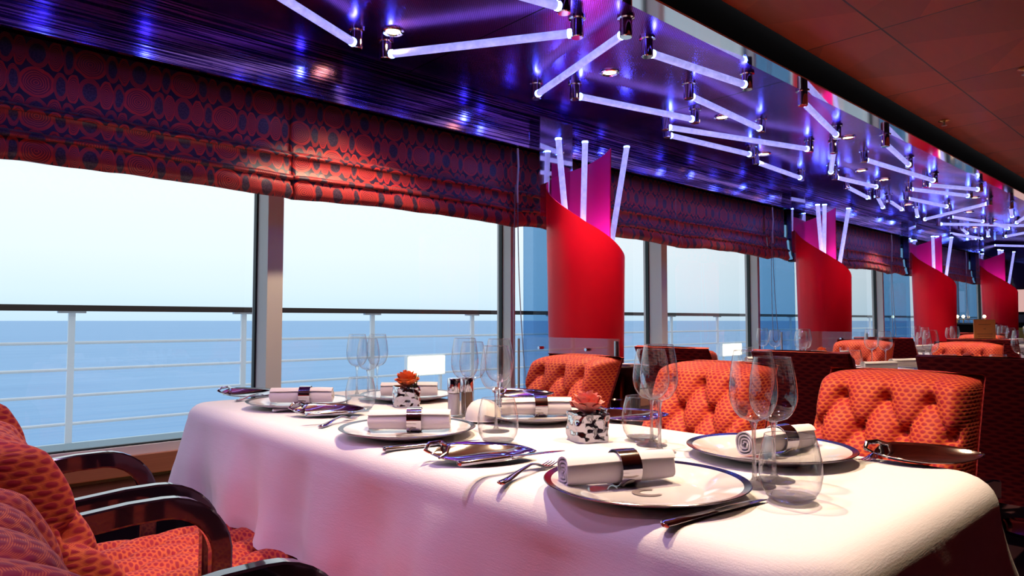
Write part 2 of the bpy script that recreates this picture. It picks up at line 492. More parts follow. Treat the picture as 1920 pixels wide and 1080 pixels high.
# roman shades
def shade(xa, xb, label, low=0.0, seed=0, back=0.0):
    prof = [(.0, 1.99), (.0, 1.79), (.002, 1.745), (-.028, 1.725), (-.034, 1.735), (-.020, 1.755), (-.022, 1.70), (-.026, 1.655), (-.045, 1.635), (-.052, 1.645), (-.036, 1.66), (-.038, 1.62), (-.05, 1.585), (-.035, 1.562), (-.01, 1.568), (.0, 1.585)]
    L = [0]
    for a, b in zip(prof, prof[1:]): L.append(L[-1] + sqrt((a[0] - b[0]) ** 2 + (a[1] - b[1]) ** 2))
    n = max(8, int((xb - xa) / .02)); mb = MB(); uvs = []
    for j, (y, z) in enumerate(prof):
        for i in range(n + 1):
            x = xa + (xb - xa) * i / n; t = i / n
            amt = j / (len(prof) - 1)
            nz = noise.noise(Vector((x * 4.5, j * .25, seed))) * .014 + noise.noise(Vector((x * 13, j * .4, seed + 9))) * .006
            mb.v.append((x, YF + .10 + back + y + nz * amt * 1.1, z + (nz * .8 + low - .022 * (2 * t - 1) ** 2) * amt)); uvs.append((x, -L[j]))
    for j in range(len(prof) - 1):
        for i in range(n):
            a = j * (n + 1) + i; mb.f.append((a, a + 1, a + n + 2, a + n + 1)); mb.mi.append(0)
    o = mb.build('roman_blind', M['shade'], uv=lambda v, i: uvs[i], angle=None)
    md = o.modifiers.new('thick', 'SOLIDIFY'); md.thickness = .004
    tag(o, label, 'window shade', 'oval patterned roman shades over the windows')
for i, (a, b_, l) in enumerate([(-3.0, -.2, 'red oval-patterned roman shade at the window behind the camera side'),
                (-.205, 1.272, 'red oval-patterned roman shade, first one in view from the left'),
                (1.266, 2.552, 'red oval-patterned roman shade over the window before the first red column'),
                (2.546, 2.85, 'narrow oval-patterned shade strip just before the first red column'),
                (2.905, 4.128, 'oval-patterned roman shade just beyond the first red column'),
                (4.122, 5.408, 'oval-patterned roman shade ending at the second blind cord'),
                (5.402, 5.75, 'narrow oval-patterned shade strip just before the second red column'),
                (5.81, 7.03, 'oval-patterned roman shade just beyond the second red column'),
                (7.024, 8.108, 'oval-patterned roman shade ending at the third blind cord'),
                (8.102, 8.60, 'narrow oval-patterned shade strip just before the third red column'),
                (8.66, 9.9, 'oval-patterned roman shade just beyond the third red column'),
                (9.894, 11.3, 'oval-patterned roman shade before the farthest red column'),
                (11.36, 13.5, 'oval-patterned roman shade beyond the farthest red column')]):
    shade(a, b_, l, 0, i * 3.1, .007 * (i % 2))

# blind cords
def cord(x, label, zlow=.60):
    r = empty('blind_cord', (x, YF + .035, 1.97)); tag(r, label, 'blind cord', 'blind cords hanging by the shades')
    MB().tube([(0, 0, .0), (.002, -.004, -.10), (-.003, 0, -.22), (0, .0, -.3)], .006, 8).build('cord_guide', M['white_plastic'], r)
    pts = []
    d = zlow - 1.97
    for t in range(25):
        q = t / 24
        pts.append((-.012 - .015 * sin(pi * q), .005, -.2 + (d + .2) * q))
    for t in range(1, 12):
        a = pi * t / 12; pts.append((.025 - .04 * cos(a) + .01 * t / 12, .005, d - .05 * sin(a)))
    for t in range(25):
        q = t / 24; pts.append((.075 - .07 * q - .02 * sin(pi * q), .005, d + (-.2 - d) * q))
    MB().tube(pts, .0028, 6).build('bead_chain', M['chain'], r)
cord(2.535, 'blind cord with hanging chain loop beside the first red column')
cord(5.42, 'blind cord hanging on the shade before the second red column', .9)
cord(8.12, 'blind cord hanging on the shade before the third red column', .9)
cord(10.9, 'blind cord hanging on the shade before the farthest red column', .9)

# tinted glass partitions beside the columns
ORD = ['first', 'second', 'third', 'fourth']
CX = [2.79, 5.757, 8.59, 11.37]
for i, x in enumerate((2.875, 5.78, 8.63, 11.33)):
    o = MB().box(x, x + .008, 2.72, YW - .03, .02, 2.0).build('glass_partition', M['tint_glass'], smooth=False)
    tag(o, 'tall blue-tinted glass partition between the windows and the %s red column' % ORD[i], 'partition', 'tinted glass partitions')

# columns
RV = Vector((st, -ct, 0)); AV = Vector((ct, st, 0))
def column(cx, cy, which):
    root = empty('scroll_column', (cx, cy, 0)); tag(root, 'glossy red scroll-shaped column, %s one along the windows, holding lit rods' % which, 'column', 'red scroll columns along the windows')
    def top(q):    # q along the sheet, 0 = low front-right edge, 1 = tall tip
        kn = [(0, 1.335), (.12, 1.40), (.3, 1.53), (.5, 1.705), (.56, 1.765), (.72, 1.86), (1, 1.985)]
        for (a, za), (b_, zb) in zip(kn, kn[1:]):
            if q <= b_: return za + (zb - za) * (q - a) / (b_ - a)
        return kn[-1][1]
    def sheet(q, t, off=0.0):
        a = math.radians(8 - 340 * q)      # from camera right, over the front, round to the back
        z = t * top(q)
        r = (.187 + .022 * (z / 1.4)) - .045 * max(0, q - .7) / .3 + off
        d = RV * cos(a) + AV * sin(a)
        return (d.x * r, d.y * r, z)
    MB().grid(lambda u, v: sheet(u, v), 72, 26).build('outer_sheet', M['column'], root)
    MB().grid(lambda u, v: sheet(u, .35 + .65 * v, -.006), 72, 20).build('inner_sheet', M['column_in'], root)
    # rim closing the two sheets
    MB().grid(lambda u, v: sheet(u, 1.0, -.006 * v), 72, 2).build('rim', M['column_in'], root)
    l = bpy.data.lights.new('column_fill', 'POINT'); l.energy = 5; l.color = (.75, .35, 1.0); l.shadow_soft_size = .05  # added fill light that brightens the inside of the scroll
    lo = bpy.data.objects.new('column_fill', l); COL.objects.link(lo); lo.parent = root; lo.location = (0, 0, 1.45)
    return root
COLS = [column(x, 2.46, ORD[i]) for i, x in enumerate(CX)]
# upright rods in the columns
RODP = [[(1047, 262, 1062, 425), (1097, 268, 1093, 430), (1175, 277, 1140, 492)], [(1533, 385, 1541, 478), (1546, 385, 1545, 482), (1591, 392, 1570, 520)],
        [(1749, 444, 1751, 508), (1757, 444, 1754, 510), (1784, 446, 1772, 532)], [(1873, 469, 1876, 520), (1879, 470, 1880, 522), (1901, 473, 1891, 536)]]
for i, L in enumerate(RODP):
    for j, (pa, pb, pc, pd) in enumerate(L):
        yy = 2.50 - (.05 if j == 2 else 0)
        ta = at(pa, pb, Y=yy); tb = at(pc, pd, Y=yy); dd = (tb - ta).normalized(); tb = tb + dd * (.08 if j < 2 else 0)
        xt, zt, xb, zb = ta.x, ta.z, tb.x, tb.z
        r = MB().tube([(0, 0, 0), (xt - xb, 0, zt - zb)], .0165, 12).build('light_rod', M['rod'], COLS[i], loc=(xb - CX[i], yy - 2.46, zb))
        r['label'] = 'glowing acrylic rod'
        MB().lathe([(0.0005, 0), (.0168, 0), (.0168, .008), (0.0005, .008)], 14).build('rod_tip', M['led'], r, loc=(xt - xb, 0, zt - zb))
for i, x in enumerate(CX):
    o = MB().box(x - .16, x + .10, YF - .045, YF - .038, 1.60, 2.150).build('mirror_panel', M['half_mirror'], smooth=False)
    tag(o, 'upright half-mirrored glass strip behind the rods of the %s red column' % ORD[i], 'panel', 'mirror strips behind the columns')

# low clear screens at the columns
for i, x in enumerate((2.52, 5.47)):
    r = empty('glass_screen', (x, 2.35, 0)); tag(r, 'low clear glass screen between tables beside the %s red column' % ORD[i], 'glass screen', 'low clear screens')
    MB().box(-.005, .005, -.33, .35, .25, .945).build('panel', M['clear_panel'], r, smooth=False)
    for yy in (.18, -.14): MB().tube([(-.02, yy, .89), (.015, yy, .89)], .008, 10).build('stud', M['chrome'], r)
    for yy in (.33, -.33): MB().tube([(-.02, yy, 0), (-.02, yy, .935)], .007 if yy > 0 else .011, 10).build('post', M['steel'], r)

# ------------------------------------------------------------------ ceiling rods
RODS = [  # photo pixels of the two rod ends
 (440, -60, 660, 78, 0), (735, 101, 1068, 63, 0), (930, -22, 1045, 11, 0), (1166, 66, 1010, 175, 0), (1223, 101, 1394, 158, 0), (1087, 181, 1296, 223, 0),
 (1297, 181, 1423, 240, 0), (1255, 239, 1512, 279, 0), (1257, 254, 1404, 289, 0), (1508, 194, 1567, 252, 0), (1563, 284, 1558, 322, 0), (1421, 305, 1499, 333, 0),
 (1662, 271, 1703, 308, 0), (1624, 300, 1749, 338, 0), (1569, 333, 1642, 350, 0), (1589, 351, 1626, 370, 0), (1645, 368, 1655, 388, 0), (1741, 347, 1832, 355, 0),
 (1709, 355, 1814, 367, 0), (1702, 372, 1774, 387, 0), (1717, 387, 1720, 405, 0), (1735, 411, 1851, 382, 0), (1784, 407, 1842, 415, 0), (1764, 420, 1925, 423, 0),
 (1895, 388, 1897, 405, 0), (1907, 417, 1930, 402, 0), (1801, 427, 1813, 437, 0), (1852, 430, 1853, 442, 0), (1887, 443, 1935, 434, 0), (1864, 460, 1945, 462, 0),
 (1840, 447, 1780, 437, 0), (1690, 392, 1668, 377, 0), (1890, 428, 1860, 418, 0), (1700, 432, 1768, 440, 0), (1775, 452, 1830, 447, 0)]
rod_proto = {}
cap_mesh = None
ZR = ZC - .062
def ceiling_rod(a, b, label):
    """a, b: ends (x, y) on the ceiling plane"""
    a = Vector(a); b = Vector(b); d = (b - a); L = d.length; ang = math.atan2(d.y, d.x); c = (a + b) / 2
    r = empty('ceiling_light_rod', (c.x, c.y, ZC), ang); tag(r, label, 'light rod', 'glowing rods under the purple ceiling')
    MB().tube([(-L / 2, 0, -.062), (L / 2, 0, -.062)], .0165, 12).build('rod', M['rod'], r)
    for s in (-1, 1):
        x = s * (L / 2 + .030)
        cap = MB().lathe([(.034, -.0005), (.034, -.008), (.025, -.010), (.025, -.080), (.022, -.083)], 24, cap1=True, cap0=True).build('cap', M['chrome'], r, loc=(x, 0, 0))
        MB().tube([(-.006 * s, 0, -.062), (.008 * s, 0, -.062)], .0176, 12).build('lit_end', M['led'], r, loc=(s * L / 2, 0, 0))
    return r
words = ['first', 'second', 'third', 'fourth', 'fifth', 'sixth', 'seventh', 'eighth', 'ninth', 'tenth', 'eleventh', 'twelfth', 'thirteenth', 'fourteenth', 'fifteenth', 'sixteenth', 'seventeenth', 'eighteenth', 'nineteenth', 'twentieth', 'twenty-first', 'twenty-second', 'twenty-third', 'twenty-fourth', 'twenty-fifth', 'twenty-sixth', 'twenty-seventh', 'twenty-eighth', 'twenty-ninth', 'thirtieth', 'thirty-first', 'thirty-second', 'thirty-third', 'thirty-fourth', 'thirty-fifth', 'thirty-sixth']
order = sorted(range(len(RODS)), key=lambda i: (RODS[i][0] + RODS[i][2]) / 2)
for rank, i in enumerate(order):
    x1, y1, x2, y2, _ = RODS[i]
    pa = at(x1, y1, z=ZR); pb = at(x2, y2, z=ZR)
    if y1 < 0 or y2 < 0:      # cut off by the picture's top edge: give it its real length
        q = pa if y1 < 0 else pb; e = pb if y1 < 0 else pa
        dd = (q - e); dd = dd.normalized() * min(dd.length, .75); q2 = e + dd
        pa, pb = q2, e
    lean = 'rising towards the beam' if (pb.y - pa.y) * (pb.x - pa.x) < 0 else 'running towards the windows'
    ceiling_rod(pa.xy, pb.xy, 'glowing blue-white acrylic ceiling rod between chrome caps, %s counted from the left' % words[rank])
# rods over the camera and behind it (seen only in reflections and as light)
for k, (x, y, a) in enumerate([(.15, 1.9, .5), (.7, 1.75, -.6), (-.6, 2.2, .9), (1.0, 1.72, .2), (-1.2, 1.8, -.4), (-1.5, 2.4, .3)]):
    d = Vector((cos(a), sin(a))) * .34
    ceiling_rod((x - d.x, y - d.y), (x + d.x, y + d.y), 'glowing acrylic ceiling rod above the camera, %s of those out of the picture' % words[k])

# ------------------------------------------------------------------ downlights
def downlight(x, y, z, label, mk='lamp', energy=0, color=(1, .74, .48), size=math.radians(84), blend=.6, tilt=None, light=True):
    r = empty('downlight', (x, y, z)); tag(r, label, 'downlight', 'recessed downlights')
    MB().lathe([(.030, -.001), (.046, -.001), (.047, -.006), (.040, -.009), (.032, -.006), (.030, -.001)], 28).build('trim_ring', M['chrome'], r)
    MB().lathe([(.0001, -.003), (.030, -.003)], 20).build('lamp_disc', M[mk], r)
    if energy:
        l = bpy.data.lights.new('spot', 'SPOT'); l.energy = energy; l.color = color; l.spot_size = size; l.spot_blend = blend; l.shadow_soft_size = .03
        lo = bpy.data.objects.new('spot', l); COL.objects.link(lo); lo.parent = r; lo.location = (0, 0, -.02)
        if tilt: lo.rotation_euler = tilt
    return r
DL = [(737, 58), (1143, 135), (1354, 219), (1433, 288), (1590, 257), (1615, 319), (1658, 336), (1827, 370), (1703, 383), (1817, 397), (1862, 413), (1828, 426)]
EN = [62, 110, 80, 50, 60, 50, 50, 60, 50, 30, 50, 0]
for i, (px, py) in enumerate(DL):
    p = at(px, py, z=ZC)
    downlight(p.x, p.y, ZC, 'small lit downlight in the purple ceiling, %s counted from the left' % words[i], energy=EN[i], size=math.radians(104 if i == 0 else 84))
# warm downlights out of the picture, then added unseen pink and violet fill lamps
downlight(1.62, .60, 2.33, 'warm downlight in the red ceiling above the aisle end of the first table', energy=100)
downlight(1.15, 1.15, 2.33, 'warm downlight in the red ceiling above the middle of the first table', energy=120, size=math.radians(80))
downlight(5.2, .6, 2.33, 'warm downlight in the red ceiling above the second table', energy=140)
downlight(8.2, .6, 2.33, 'warm downlight in the red ceiling above the third table', energy=120)
downlight(-.7, 2.2, ZC, 'added pink fill lamp in the purple ceiling above the armchairs', 'pink_fill', 28, (.85, .45, 1.0), size=math.radians(130))
downlight(-.9, 1.0, 2.33, 'added pink fill lamp in the red ceiling behind the armchairs', 'pink_fill', 25, (.9, .5, 1), size=math.radians(130))
downlight(.45, .95, 2.33, 'added violet fill lamp in the red ceiling over the chair closest to the camera', 'pink_fill', 30, (.74, .52, 1.0), size=math.radians(110))
downlight(-.05, 1.72, ZC, 'added pink fill lamp in the purple ceiling over the armchairs closest to the camera', 'pink_fill', 12, (.80, .48, 1.0), size=math.radians(120))

# sprinkler heads
for (px, py, l) in ((1770, 226, 'brass sprinkler head on the red ceiling, the farther of two'), (1922, 128, 'brass sprinkler head on the red ceiling at the picture edge')):
    p = at(px, py, z=2.33); r = empty('sprinkler_head', p); tag(r, l, 'sprinkler')
    MB().lathe([(.03, 0), (.034, -.004), (.012, -.012), (.006, -.012)], 24, cap0=True, cap1=True).build('plate', M['gold'], r)
    MB().lathe([(.006, -.01), (.006, -.03), (.016, -.032), (.016, -.035), (.004, -.036)], 20, cap0=True, cap1=True).build('nozzle', M['steel'], r)

# ------------------------------------------------------------------ armchairs
def tuft(W, Ht, nu, nv, p, q, b0, puff, edge, vert_top=True):
    """returns height(a, b): a across -W/2..W/2, b up 0..Ht ; buttons on a lattice, first row at b0 from the top"""
    def h(a, b):
        s = a / p; t = (b - (Ht - b0)) / q
        if t > 0: s2 = s; f = abs(sin(pi * (s2))) ** .34
        else:
            A = s + t / 2; B = s - t / 2
            f = (abs(sin(pi * A)) * abs(sin(pi * B))) ** .34
        ex = min(1, (W / 2 - abs(a)) / edge); ey = min(1, (Ht - b) / edge); ez = min(1, b / edge)
        e = sqrt(max(0, 1 - (1 - max(ex, 0)) ** 2)) * sqrt(max(0, 1 - (1 - max(ey, 0)) ** 2)) * sqrt(max(0, 1 - (1 - max(ez, 0)) ** 2))
        # button pits
        g = 0
        r0 = round(t)
        for rr in (r0 - 1, r0, r0 + 1):
            if rr > 0: continue
            off = .5 if rr % 2 else 0
            k = round(s - off) + off
            dx = (s - k) * p; dy = (t - rr) * q
            g = max(g, math.exp(-(dx * dx + dy * dy) / (.015 ** 2)))
        return (puff * f - .030 * g), e
    return h


def arc_uv(v, nu, nv):
    U = [[0.0] * nu for _ in range(nv)]; V = [[0.0] * nu for _ in range(nv)]
    def dd(a, b): return sqrt(sum((p - q) ** 2 for p, q in zip(v[a], v[b])))
    h = nu // 2
    for j in range(nv):
        for i in range(h + 1, nu): U[j][i] = U[j][i - 1] + dd(j * nu + i, j * nu + i - 1)
        for i in range(h - 1, -1, -1): U[j][i] = U[j][i + 1] - dd(j * nu + i, j * nu + i + 1)
    for j in range(1, nv):
        for i in range(nu): V[j][i] = V[j - 1][i] + dd(j * nu + i, (j - 1) * nu + i)
    mu = [sum(U[j][i] for j in range(nv)) / nv for i in range(nu)]; mv = [sum(V[j]) / nu for j in range(nv)]
    return [(mu[i], mv[j]) for j in range(nv) for i in range(nu)]


def make_chair(detail=True, W=.378):
    r = empty('tufted_armchair')
    # local frame: faces +x, seat centre at origin
    nu, nv = (72, 72) if detail else (32, 30)
    Hb = .485; z0 = .41
    hf = tuft(W, Hb, nu, nv, .106, .080, .070, .034, .040)
    xs = lambda b: -.225 - .235 * (b / Hb) ** 1.15         # recline of front face
    mb = MB(); uvs = []
    def fr(u, v):
        a = (u - .5) * W; b = v * Hb
        hh, e = hf(a, b)
        x = xs(b) - .09 + (.09 + hh) * e + .02 * (abs(a) / (W / 2)) ** 2 * e
        rr = .03 * max(0, (v - .85) / .15) ** 2 * (abs(a) / (W / 2)) ** 4
        return (x, a * (1 + .04 * (1 - v)), z0 + b - rr * .6)
    mb.grid(fr, nu, nv)
    uvs = arc_uv(mb.v, nu, nv)
    mb.build('backrest', M['tuft'], r, uv=lambda v, i: uvs[i], angle=None)
    # outer back shell
    sh = MB(); uv2 = []
    sec = [(-.085, -1), (-.085, -.985), (-.105, -.97), (-.115, -.9), (-.115, 0), (-.115, .9), (-.105, .97), (-.085, .985), (-.085, 1)]
    def shf(u, v):
        k = u * (len(sec) - 1); i = min(int(k), len(sec) - 2); fk = k - i
        dx = sec[i][0] + (sec[i + 1][0] - sec[i][0]) * fk; sy = sec[i][1] + (sec[i + 1][1] - sec[i][1]) * fk
        b = -.10 + v * (Hb + .092)
        return (xs(max(0, b)) + dx + .006, sy * (W / 2 + .006) * (1 + .04 * (1 - max(0, b / Hb))), z0 + b)
    sh.grid(shf, 9, 10)
    for j in range(10):
        for i in range(9): uv2.append((i / 8 * .6, j / 9 * .6))
    k = len(sh.v)
    # top closing strip
    topv = [shf(i / 8, 1) for i in range(9)]
    sh.v += topv + [(xs(Hb) - .06, p[1] * .98, z0 + Hb - .002) for p in topv]; sh.f += [(k + i, k + i + 1, k + 9 + i + 1, k + 9 + i) for i in range(8)]; sh.mi += [1] * 8
    uv2 += [(i / 8 * .6, .61) for i in range(9)] + [(i / 8 * .6, .66) for i in range(9)]
    sh.build('back_panel', [M['back_weave'], M['tuft']], r, uv=lambda v, i: uv2[i], angle=50)
    # seat
    Ds = .47; Ws = .46
    hs = tuft(Ws, Ds, nu, nv, .105, .095, .075, .018, .05)
    ms = MB(); uvs2 = []
    def sf(u, v):
        a = (u - .5) * Ws; b = v * Ds
        hh, e = hs(a, b)
        return (-.25 + b, a, .385 + .055 * (e ** .5) + hh * e)
    n2 = 60 if detail else 24
    ms.grid(sf, n2, n2)
    uvs2 = arc_uv(ms.v, n2, n2)
    ms.build('seat', M['tuft'], r, uv=lambda v, i: uvs2[i], angle=None)
    MB().box(-.25, .215, -.225, .225, .31, .387).build('seat_rail', M['back_weave'], r, smooth=False, uv=lambda v, i: (v[1], v[2] + v[0]))
    # arms: lacquered loops that turn down into the front legs
    for s in (-1, 1):
        pts = [(-.36, 0, .640), (-.30, 0, .652), (-.2, 0, .660), (-.14, 0, .660)]
        for k in range(1, 9):
            a = pi / 2 * k / 8 * .92
            pts.append((-.14 + .115 * sin(a), 0, .545 + .115 * cos(a)))
        pts += [(-.026, 0, .47), (-.03, 0, .30), (-.035, 0, 0)]
        MB().tube(pts, .02, sq=(.021, .013), up=(0, 1, 0)).build('arm', M['lacquer'], r, loc=(0, s * .246, 0), angle=30)
        MB().tube([(-.27, s * .2, .38), (-.36, s * .2, 0)], .016, sq=(.016, .016), up=(0, 1, 0)).build('rear_leg', M['lacquer'], r, angle=30)
    if detail:
        for row, cols in ((0, (-1, 0, 1)), (-1, (-1.5, -.5, .5, 1.5)), (-2, (-1, 0, 1)), (-3, (-1.5, -.5, .5, 1.5))):
            for c in cols:
                a = c * .106; b = Hb - .070 + row * .080
                if b < .1: continue
                hh, e = hf(a, b); x = xs(b) - .09 + (.09 + hh) * e + .004
                MB().lathe([(.0088, 0), (.0075, .003), (.004, .0045), (.0005, .005)], 12).build('button', M['button'], r, loc=(x, a, z0 + b)).rotation_euler = (0, pi / 2, 0)
    return r

ch_det = make_chair(True); ch_far = make_chair(False); ch_near = make_chair(False, .445)
used = {'d': False, 'f': False, 'n': False}
def chair(x, y, face, label, det=False, group='tufted armchairs at the tables'):
    key = 'd' if det else ('f' if face < 0 else 'n'); p = {'d': ch_det, 'f': ch_far, 'n': ch_near}[key]
    o = p if not used[key] else dup(p)
    used[key] = True
    o.location = (x, y, 0); o.rotation_euler.z = 0 if face > 0 else pi
    tag(o, label, 'armchair', group)
    return o
chair(.505, .675, 1, 'red tufted armchair of which only the puffed back shows, closest to the camera', True)
chair(.560, 1.235, 1, 'red tufted armchair with black lacquered arms, between the two other near ones', True)
chair(.585, 1.86, 1, 'red tufted armchair with black lacquered arms beside the window glass', True)
chair(1.555, 1.855, -1, 'orange-red tufted armchair across the first table, in front of the first column', True)
chair(1.555, 1.235, -1, 'tufted armchair across the first table, in the middle behind the wine glasses', True)
chair(1.555, .682, -1, 'brightly lit orange tufted armchair at the aisle end of the first table', True)

# ------------------------------------------------------------------ tables
TW = (.765, 1.545, .325, 2.53)     # first table x0 x1 y0 y1
def tablecloth(x0, x1, y0, y1, label, drop=.30, fine=True, seed=0):
    R = .10; pts = []
    per = []
    def arc(cx, cy, a0):
        for k in range(9):
            a = a0 + pi / 2 * k / 8; per.append((cx + R * cos(a), cy + R * sin(a), cos(a), sin(a)))
    def line(xa, ya, xb, yb, nx, ny):
        n = max(4, int((abs(xb - xa) + abs(yb - ya)) / .022))
        for k in range(1, n): per.append((xa + (xb - xa) * k / n, ya + (yb - ya) * k / n, nx, ny))
    arc(x1 - R, y1 - R, 0); line(x1 - R, y1, x0 + R, y1, 0, 1)
    arc(x0 + R, y1 - R, pi / 2); line(x0, y1 - R, x0, y0 + R, -1, 0)
    arc(x0 + R, y0 + R, pi); line(x0 + R, y0, x1 - R, y0, 0, -1)
    arc(x1 - R, y0 + R, 1.5 * pi); line(x1, y0 + R, x1, y1 - R, 1, 0)
    n = len(per); rings = []
    er = .05
    prof = [(-er - .04, 0), (-er - .02, 0), (-er, 0)] + [(-er + er * sin(a), -er + er * cos(a)) for a in (pi / 2 * k / 6 for k in range(1, 7))]
    nd = 14
    for k in range(1, nd + 1): prof.append((.0, -er - (drop - er) * k / nd))
    mb = MB(); s = 0; S = []
    for i in range(n):
        S.append(s); q = per[(i + 1) % n]; s += sqrt((q[0] - per[i][0]) ** 2 + (q[1] - per[i][1]) ** 2)
    for (o, z) in prof:
        d = max(0, (-z - er) / (drop - er))
        for i, (x, y, nx, ny) in enumerate(per):
            cornerness = abs(nx * ny) * 2
            wv = (.014 + .024 * noise.noise(Vector((S[i] * 1.3, 0, seed + 3)))) * sin(S[i] * 17 + 1.3 * sin(S[i] * 4.1 + seed)) + .014 * noise.noise(Vector((S[i] * 5, d * 1.2, seed)))
            out = o + d * .02 + d ** .7 * wv * 1.7 + d * cornerness * .03
            if d > 0: out += .018 * d ** .7 * noise.noise(Vector((S[i] * 13, d * .9, seed + 21))) + .004 * noise.noise(Vector((S[i] * 30, d * 4, seed + 5))) * d
            mb.v.append((x + nx * out, y + ny * out, .75 + z - .012 * d * cornerness))
    for j in range(len(prof) - 1):
        for i in range(n): mb.f.append((j * n + i, j * n + (i + 1) % n, (j + 1) * n + (i + 1) % n, (j + 1) * n + i)); mb.mi.append(0)
    mb.f.append(tuple(range(n))); mb.mi.append(0)
    o = mb.build('tablecloth', M['cloth'], angle=None)
    tag(o, label, 'tablecloth', 'white tablecloths on the dining tables')
    return o
def dining_table(x0, x1, y0, y1, label):
    r = empty('dining_table', ((x0 + x1) / 2, (y0 + y1) / 2, 0)); tag(r, label, 'table', 'dining tables under white cloths')
    hx, hy = (x1 - x0) / 2 - .05, (y1 - y0) / 2 - .05
    MB().box(-hx, hx, -hy, hy, .715, .742).build('table_top', M['lacquer'], r, smooth=False)
    for s in (-1, 1):
        MB().lathe([(.20, 0), (.20, .015), (.04, .03), (.035, .715)], 24, cx=0, cy=s * .62, cap0=True, cap1=True).build('pedestal', M['lacquer'], r)
TX = [0, 3.05, 6.05, 9.05]
for i, dx in enumerate(TX):
    y0 = TW[2] if i == 0 else TW[2] - .10
    y1 = TW[3]
    dining_table(TW[0] + dx, TW[1] + dx, y0, y1, 'dining table hidden under the white cloth, %s from the camera' % ORD[i])
    tablecloth(TW[0] + dx, TW[1] + dx, y0, y1, 'white tablecloth draped over the dining table, %s from the camera' % ORD[i], seed=i)

for t in (1, 2, 3):
    dx = TX[t]
    for k, y in enumerate((2.13, 1.44, .73)):
        pos = ('closest to the windows', 'in the middle', 'closest to the aisle')[k]
        chair(.57 + dx, y, 1, 'dark red woven chair back seen from behind at the %s table, %s' % (ORD[t], pos))
    for k, y in enumerate((1.93, 1.30, .66)):
        pos = ('closest to the windows', 'in the middle', 'closest to the aisle')[k]
        chair(1.60 + dx, y, -1, 'orange tufted armchair on the far side of the %s table, %s' % (ORD[t], pos))

# ------------------------------------------------------------------ tableware prototypes
ZT = .7505
def make_plate():
    r = empty('charger_plate')
    MB().lathe([(0.0005, .004), (.088, .004), (.095, .0055), (.108, .011), (.153, .0205)], 72).build('plate_body', M['china'], r)
    MB().lathe([(.153, .0206), (.164, .0230), (.1655, .0222)], 72).build('rim_band', M['platinum'], r)
    MB().lathe([(.1655, .0220), (.160, .0185), (.110, .006), (.098, .0), (.0005, 0)], 72).build('underside', M['china'], r)
    # printed open ring
    lg = MB(); n = 26
    def lf(u, v):
        a = math.radians(50 + 260 * u); w = .0065 * (1 - .55 * abs(2 * u - 1) ** 3)
        rr = .021 + (v - .5) * 2 * w
        return (rr * cos(a), rr * .9 * sin(a), .0046)
    lg.grid(lf, n, 3); lo = lg.build('printed_ring', M['logo'], r); lo.location = (-.012, -.016, .0008)
    lo.rotation_euler.z = TH - pi / 2 + .25
    return r
def make_napkin():
    r = empty('rolled_napkin')
    turns = 3.4; n = int(turns * 22); th = .0016
    L = .20
    inner = [((.004 + (.0262 - .004) * t / n), 2 * pi * turns * t / n) for t in range(n + 1)]
    def pt(t, off, x):
        rr, a = inner[t]; rr = rr * (1 + .03 * sin(3 * a + x * 20)) + off
        tp = 1 - .06 * abs(2 * x / L) ** 2 + .03 * sin(x * 31)
        return (x, rr * cos(a) * tp, .0275 + rr * sin(a) * tp)
    vs = []; fs = []; nl = 13; m = 2 * (n + 1)
    for j in range(nl):
        x = -L / 2 + L * j / (nl - 1)
        jit = lambda t: .0015 * sin(t * .9) if j in (0, nl - 1) else 0
        for t in range(n + 1): vs.append((pt(t, th, x + jit(t))))
        for t in range(n, -1, -1): vs.append((pt(t, -th, x + jit(t))))
    for j in range(nl - 1):
        for k in range(m): fs.append((j * m + k, j * m + (k + 1) % m, (j + 1) * m + (k + 1) % m, (j + 1) * m + k))
    for t in range(n):
        for j in (0, nl - 1): fs.append((j * m + t, j * m + t + 1, j * m + m - 2 - t, j * m + m - 1 - t))
    MB().add(vs, fs).build('napkin', M['napkin'], r, angle=60)
    return r
def make_ring():
    r = empty('napkin_ring')
    mb = MB(); prof = [(-.018, .0288), (-.018, .0305), (.018, .0305), (.018, .0288)]
    mb.grid(lambda u, v: (prof[int(round(v * 4)) % 4][0], prof[int(round(v * 4)) % 4][1] * cos(2 * pi * u), .0295 + prof[int(round(v * 4)) % 4][1] * sin(2 * pi * u)), 48, 5, closeu=True)
    mb.build('band', M['silver'], r, angle=40)
    lg = MB()
    def lf(u, v):
        a = math.radians(60 + 240 * u); w = .003; rr = .0105 + (v - .5) * w * 1.6
        x = rr * cos(a); s = rr * sin(a) / .0305 - 2.2
        return (x, .0309 * cos(s), .0295 + .0309 * sin(s))
    lg.grid(lf, 20, 3).build('engraved_ring', M['logo'], r)
    return r
def glass_bowl_profile(R, z0, z1, rt):
    P = []
    for k in range(17):
        t = k / 16; a = pi * .5 * t
        # egg shaped bowl: widest at 40 percent
        zz = z0 + (z1 - z0) * t
        if t < .42: rr = .004 + (R - .004) * sqrt(max(0, 1 - ((.42 - t) / .42) ** 2))
        else: rr = R + (rt - R) * ((t - .42) / .58) ** 1.7
        P.append((max(rr, .004), zz))
    return P
def make_wine(hgt=.215, R=.040, rt=.031):
    r = empty('wine_glass')
    bz = hgt * .47
    MB().lathe(glass_bowl_profile(R, bz, hgt, rt), 44).build('bowl', M['glass_thin'], r)
    P = [(0.0005, .0), (.034, .0), (.0345, .0012), (.020, .003), (.008, .0065), (.0042, .014), (.0034, .04), (.0034, bz - .016), (.0055, bz - .004), (.0075, bz + .001), (.0005, bz + .0035)]
    MB().lathe(P, 28).build('stem', M['glass'], r)
    MB().lathe([(rt - .0005, hgt - .0006), (rt + .0004, hgt), (rt - .0005, hgt + .0006), (rt - .0012, hgt), (rt - .0005, hgt - .0006)], 44).build('rim', M['glass'], r)
    return r
